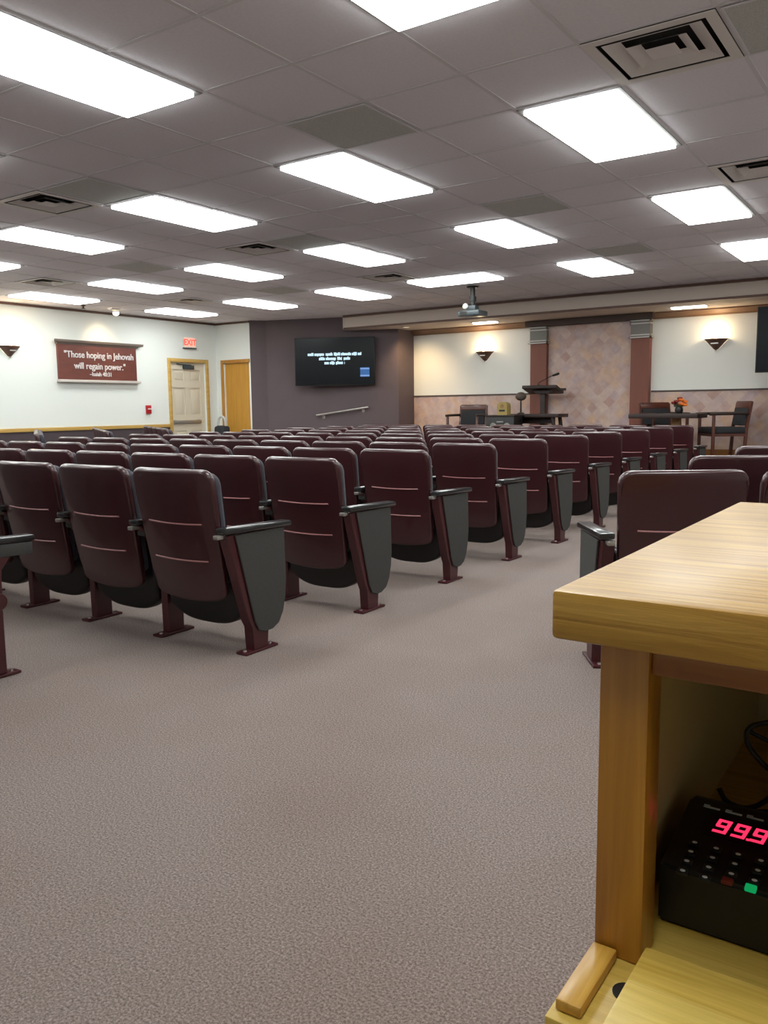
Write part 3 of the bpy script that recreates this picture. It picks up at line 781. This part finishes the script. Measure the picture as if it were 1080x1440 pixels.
# ------------------------------------------------------------------ stage furniture
def armchair(label, loc, rz):
    """faces local -y"""
    t = thing('armchair', label, 'armchair', loc, rz, 'wooden armchairs on the stage')
    bm = BM(); box(bm, -.25, .25, -.26, .24, .36, .45, bev=.03); obj('seat', bm, 'uph', t)
    bm = BM(); box(bm, -.25, .25, -.245, .225, .32, .3595); obj('seat_rail', bm, 'mahog', t)
    rot = Matrix.Translation((0, .24, .45)) @ Matrix.Rotation(-.16, 4, 'X')
    bm = BM(); box(bm, -.215, .215, -.03, .02, .02, .27, rot, bev=.012); obj('back_pad', bm, 'uph', t)
    bm = BM(); box(bm, -.235, .235, -.012, .035, .2705, .37, rot, bev=.01); obj('top_rail', bm, 'mahog', t)
    for s in (-1, 1):
        bm = BM(); prism(bm, [(.205, 0), (.245, 0), (.27, .45), (.325, .80), (.29, .80), (.228, .45)], 'X', s*.235-.016, s*.235+.016); obj('rear_leg', bm, 'mahog', t)
        bm = BM(); box(bm, s*.265-.018, s*.265+.018, -.25, -.21, 0, .62, bev=.004); obj('front_leg', bm, 'mahog', t)
        bm = BM(); tube(bm, [(s*.265, -.29, .635), (s*.27, -.1, .64), (s*.268, .1, .64), (s*.25, .265, .64)], .021); obj('arm', bm, 'darkwood', t)
    return t
armchair('wooden armchair with dark padded back left of the lectern table', (-6.78, 12.42, ZF), .12)
armchair('wooden armchair facing left near the right television', (-2.72, 12.62, ZF), -.98)
armchair('wooden armchair half hidden behind the small round-topped table', (-3.64, 12.90, ZF), .75)
# long dark table in front of the lectern
t = thing('stage_table', 'long dark table in front of the lectern', 'table', (-5.55, 12.35, ZF))
bm = BM(); box(bm, -.52, .52, -.2, .2, .60, .655, bev=.006); obj('table_top', bm, 'darkwood', t)
for sx in (-1, 1):
    for sy in (-1, 1):
        bm = BM(); cyl(bm, (sx*.49, sy*.16, 0), (sx*.40, sy*.14, .5995), .022, .032, 8); obj('leg', bm, 'darkwood', t)
bm = BM(); box(bm, -.38, .38, -.012, .012, .50, .5995); obj('apron', bm, 'darkwood', t)
t = thing('console_cabinet', 'black low cabinet with pale carved ornaments beside the lectern table', 'cabinet', (-5.86, 11.96, ZF))
bm = BM(); box(bm, -.24, .24, -.16, .16, .05, .62, bev=.006); b = obj('body', bm, 'black', t)
bm = BM(); box(bm, -.255, .255, -.175, .175, .6205, .645, bev=.004); obj('top', bm, 'darkwood', t)
for x in (-.12, .12):
    bm = BM(); lathe(bm, [(.055, .0), (.05, .008), (.03, .012), (.0, .006)], seg=18); place_bm(bm, Matrix.Translation((x, -.1605, .47)) @ Matrix.Rotation(PI/2, 4, 'X')); obj('ornament', bm, 'capital', b)
bm = BM(); box(bm, -.06, .06, -.168, -.1605, .525, .55, bev=.003); obj('handle', bm, 'capital', b)
for sx in (-1, 1):
    for sy in (-1, 1):
        bm = BM(); box(bm, sx*.2-.025, sx*.2+.025, sy*.12-.025, sy*.12+.025, 0, .0495); obj('foot', bm, 'black', t)
# tan radio and brown shade on the cabinet
t = thing('mantel_radio', 'tan arched mantel radio standing on the black cabinet', 'radio', (-5.87, 11.96, ZF+.645))
bm = BM()
prism(bm, [(-.085, 0), (.085, 0), (.085, .15)]+[(.085*math.cos(a), .15+.055*math.sin(a)) for a in (PI*k/10 for k in range(1, 10))]+[(-.085, .15)], 'Y', -.07, .07); b = obj('case', bm, 'radio', t)
bm = BM(); box(bm, -.05, .05, -.0745, -.0705, .055, .082); obj('dial_slot', bm, 'black', b)
bm = BM(); cyl(bm, (0, -.0705, .14), (0, -.078, .14), .03); obj('speaker_grille', bm, 'tanwood', b)
t = thing('table_lamp', 'small lamp with brown rounded shade right of the tan radio', 'lamp', (-5.70, 12.22, ZF+.655))
bm = BM(); lathe(bm, [(.0, 0), (.06, 0), (.055, .015), (.014, .03), (.012, .22)], seg=16); obj('stand', bm, 'darkwood', t)
bm = BM(); ball(bm, (.0, 0, .28), .085, (1.05, 1.05, .82)); obj('lamp_shade', bm, 'globe', t)
# lectern
t = thing('lectern', 'dark wooden lectern with slanted top behind the stage table', 'lectern', (-5.56, 12.78, ZF), .1)
bm = BM(); box(bm, -.2, .2, -.17, .17, 0, .05, bev=.008); obj('base', bm, 'darkwood', t)
bm = BM(); box(bm, -.04, .04, -.05, .05, .0505, .98, bev=.004); obj('post', bm, 'darkwood', t)
rot = Matrix.Translation((0, 0, 1.02)) @ Matrix.Rotation(-.22, 4, 'X')
bm = BM(); box(bm, -.30, .28, -.21, .21, .0, .05, rot, bev=.006); obj('reading_board', bm, 'darkwood', t)
bm = BM(); prism(bm, [(-.10, .9805), (.10, .9805), (.16, 1.03), (-.16, 1.03)], 'Y', -.09, .09); obj('board_support', bm, 'darkwood', t)
bm = BM(); box(bm, -.32, .32, .165, .2, -.02+.07, .085, rot); obj('book_ledge', bm, 'darkwood', t)
t = thing('microphone', 'gooseneck microphone rising right over the lectern top', 'microphone', (-5.62, 12.72, ZF+1.105))
bm = BM(); cyl(bm, (0, 0, 0), (0, 0, .02), .03, .025); obj('base', bm, 'black', t)
bm = BM(); tube(bm, [(0, 0, .02), (-.0, 0, .05), (.1, 0, .10), (.2, 0, .145), (.26, -.01, .165)], .007); obj('gooseneck', bm, 'black', t)
bm = BM(); cyl(bm, (.25, -.01, .16), (.34, -.015, .185), .017, .02, 12); ball(bm, (.345, -.0152, .187), .02); obj('capsule', bm, 'black', t)
# interview table with flowers
t = thing('side_table', 'small dark topped table with tan pedestal on the right of the stage', 'table', (-3.36, 12.12, ZF))
bm = BM(); box(bm, -.48, .48, -.28, .28, .585, .65, bev=.006); obj('table_top', bm, 'darkwood', t)
bm = BM(); prism(bm, [(.06, .04), (.20, .04), (.18, .5845), (.07, .5845)], 'Y', -.055, .055); obj('pedestal', bm, 'tanwood', t)
bm = BM(); box(bm, -.16, .40, -.2, .2, 0, .0395, bev=.008); obj('base', bm, 'darkwood', t)
t = thing('flower_vase', 'dark vase of orange and crimson flowers on the small stage table', 'vase of flowers', (-3.20, 12.10, ZF+.65))
bm = BM(); lathe(bm, [(.0, 0), (.04, 0), (.058, .04), (.05, .08), (.035, .10), (.042, .115)], seg=18); obj('vase', bm, 'black', t)
rnd = random.Random(3)
for k, (x, y, z, m) in enumerate([(-.075, 0, .15, 'crimson'), (-.03, -.04, .17, 'crimson'), (-.05, .05, .13, 'crimson'), (.03, -.02, .19, 'orange'), (.075, .01, .165, 'orange'), (.045, -.05, .135, 'orange'), (.0, .03, .21, 'crimson'), (.085, -.03, .12, 'orange')]):
    bm = BM()
    for q in range(9):
        a = 2*PI*q/9
        ball(bm, (x+.02*math.cos(a), y+.02*math.sin(a)*.8, z+.008*math.sin(a*2)), .019, (1, 1, .7), 8)
    ball(bm, (x, y-.008, z+.006), .02, (1, 1, .8), 8)
    tube(bm, [(x, y, z), (x*.6, y*.6, z*.8), (x*.2, y*.2, .10)], .003, 5)
    obj('blossom', bm, m, t)
bm = BM()
for q in range(8):
    a = 2*PI*q/8
    ball(bm, (.05*math.cos(a), .05*math.sin(a), .115+.02*math.sin(a*3)), .03, (1, .45, .3), 8)
obj('foliage', bm, 'green', t)

# ------------------------------------------------------------------ world and view
w = bpy.data.worlds.new('world'); bpy.context.scene.world = w; w.use_nodes = True
w.node_tree.nodes['Background'].inputs[0].default_value = (.5, .5, .5, 1); w.node_tree.nodes['Background'].inputs[1].default_value = .0
vs = bpy.context.scene.view_settings
vs.view_transform = 'Standard'; vs.look = 'None'; vs.exposure = .10; vs.gamma = 1; vs.use_curve_mapping = False
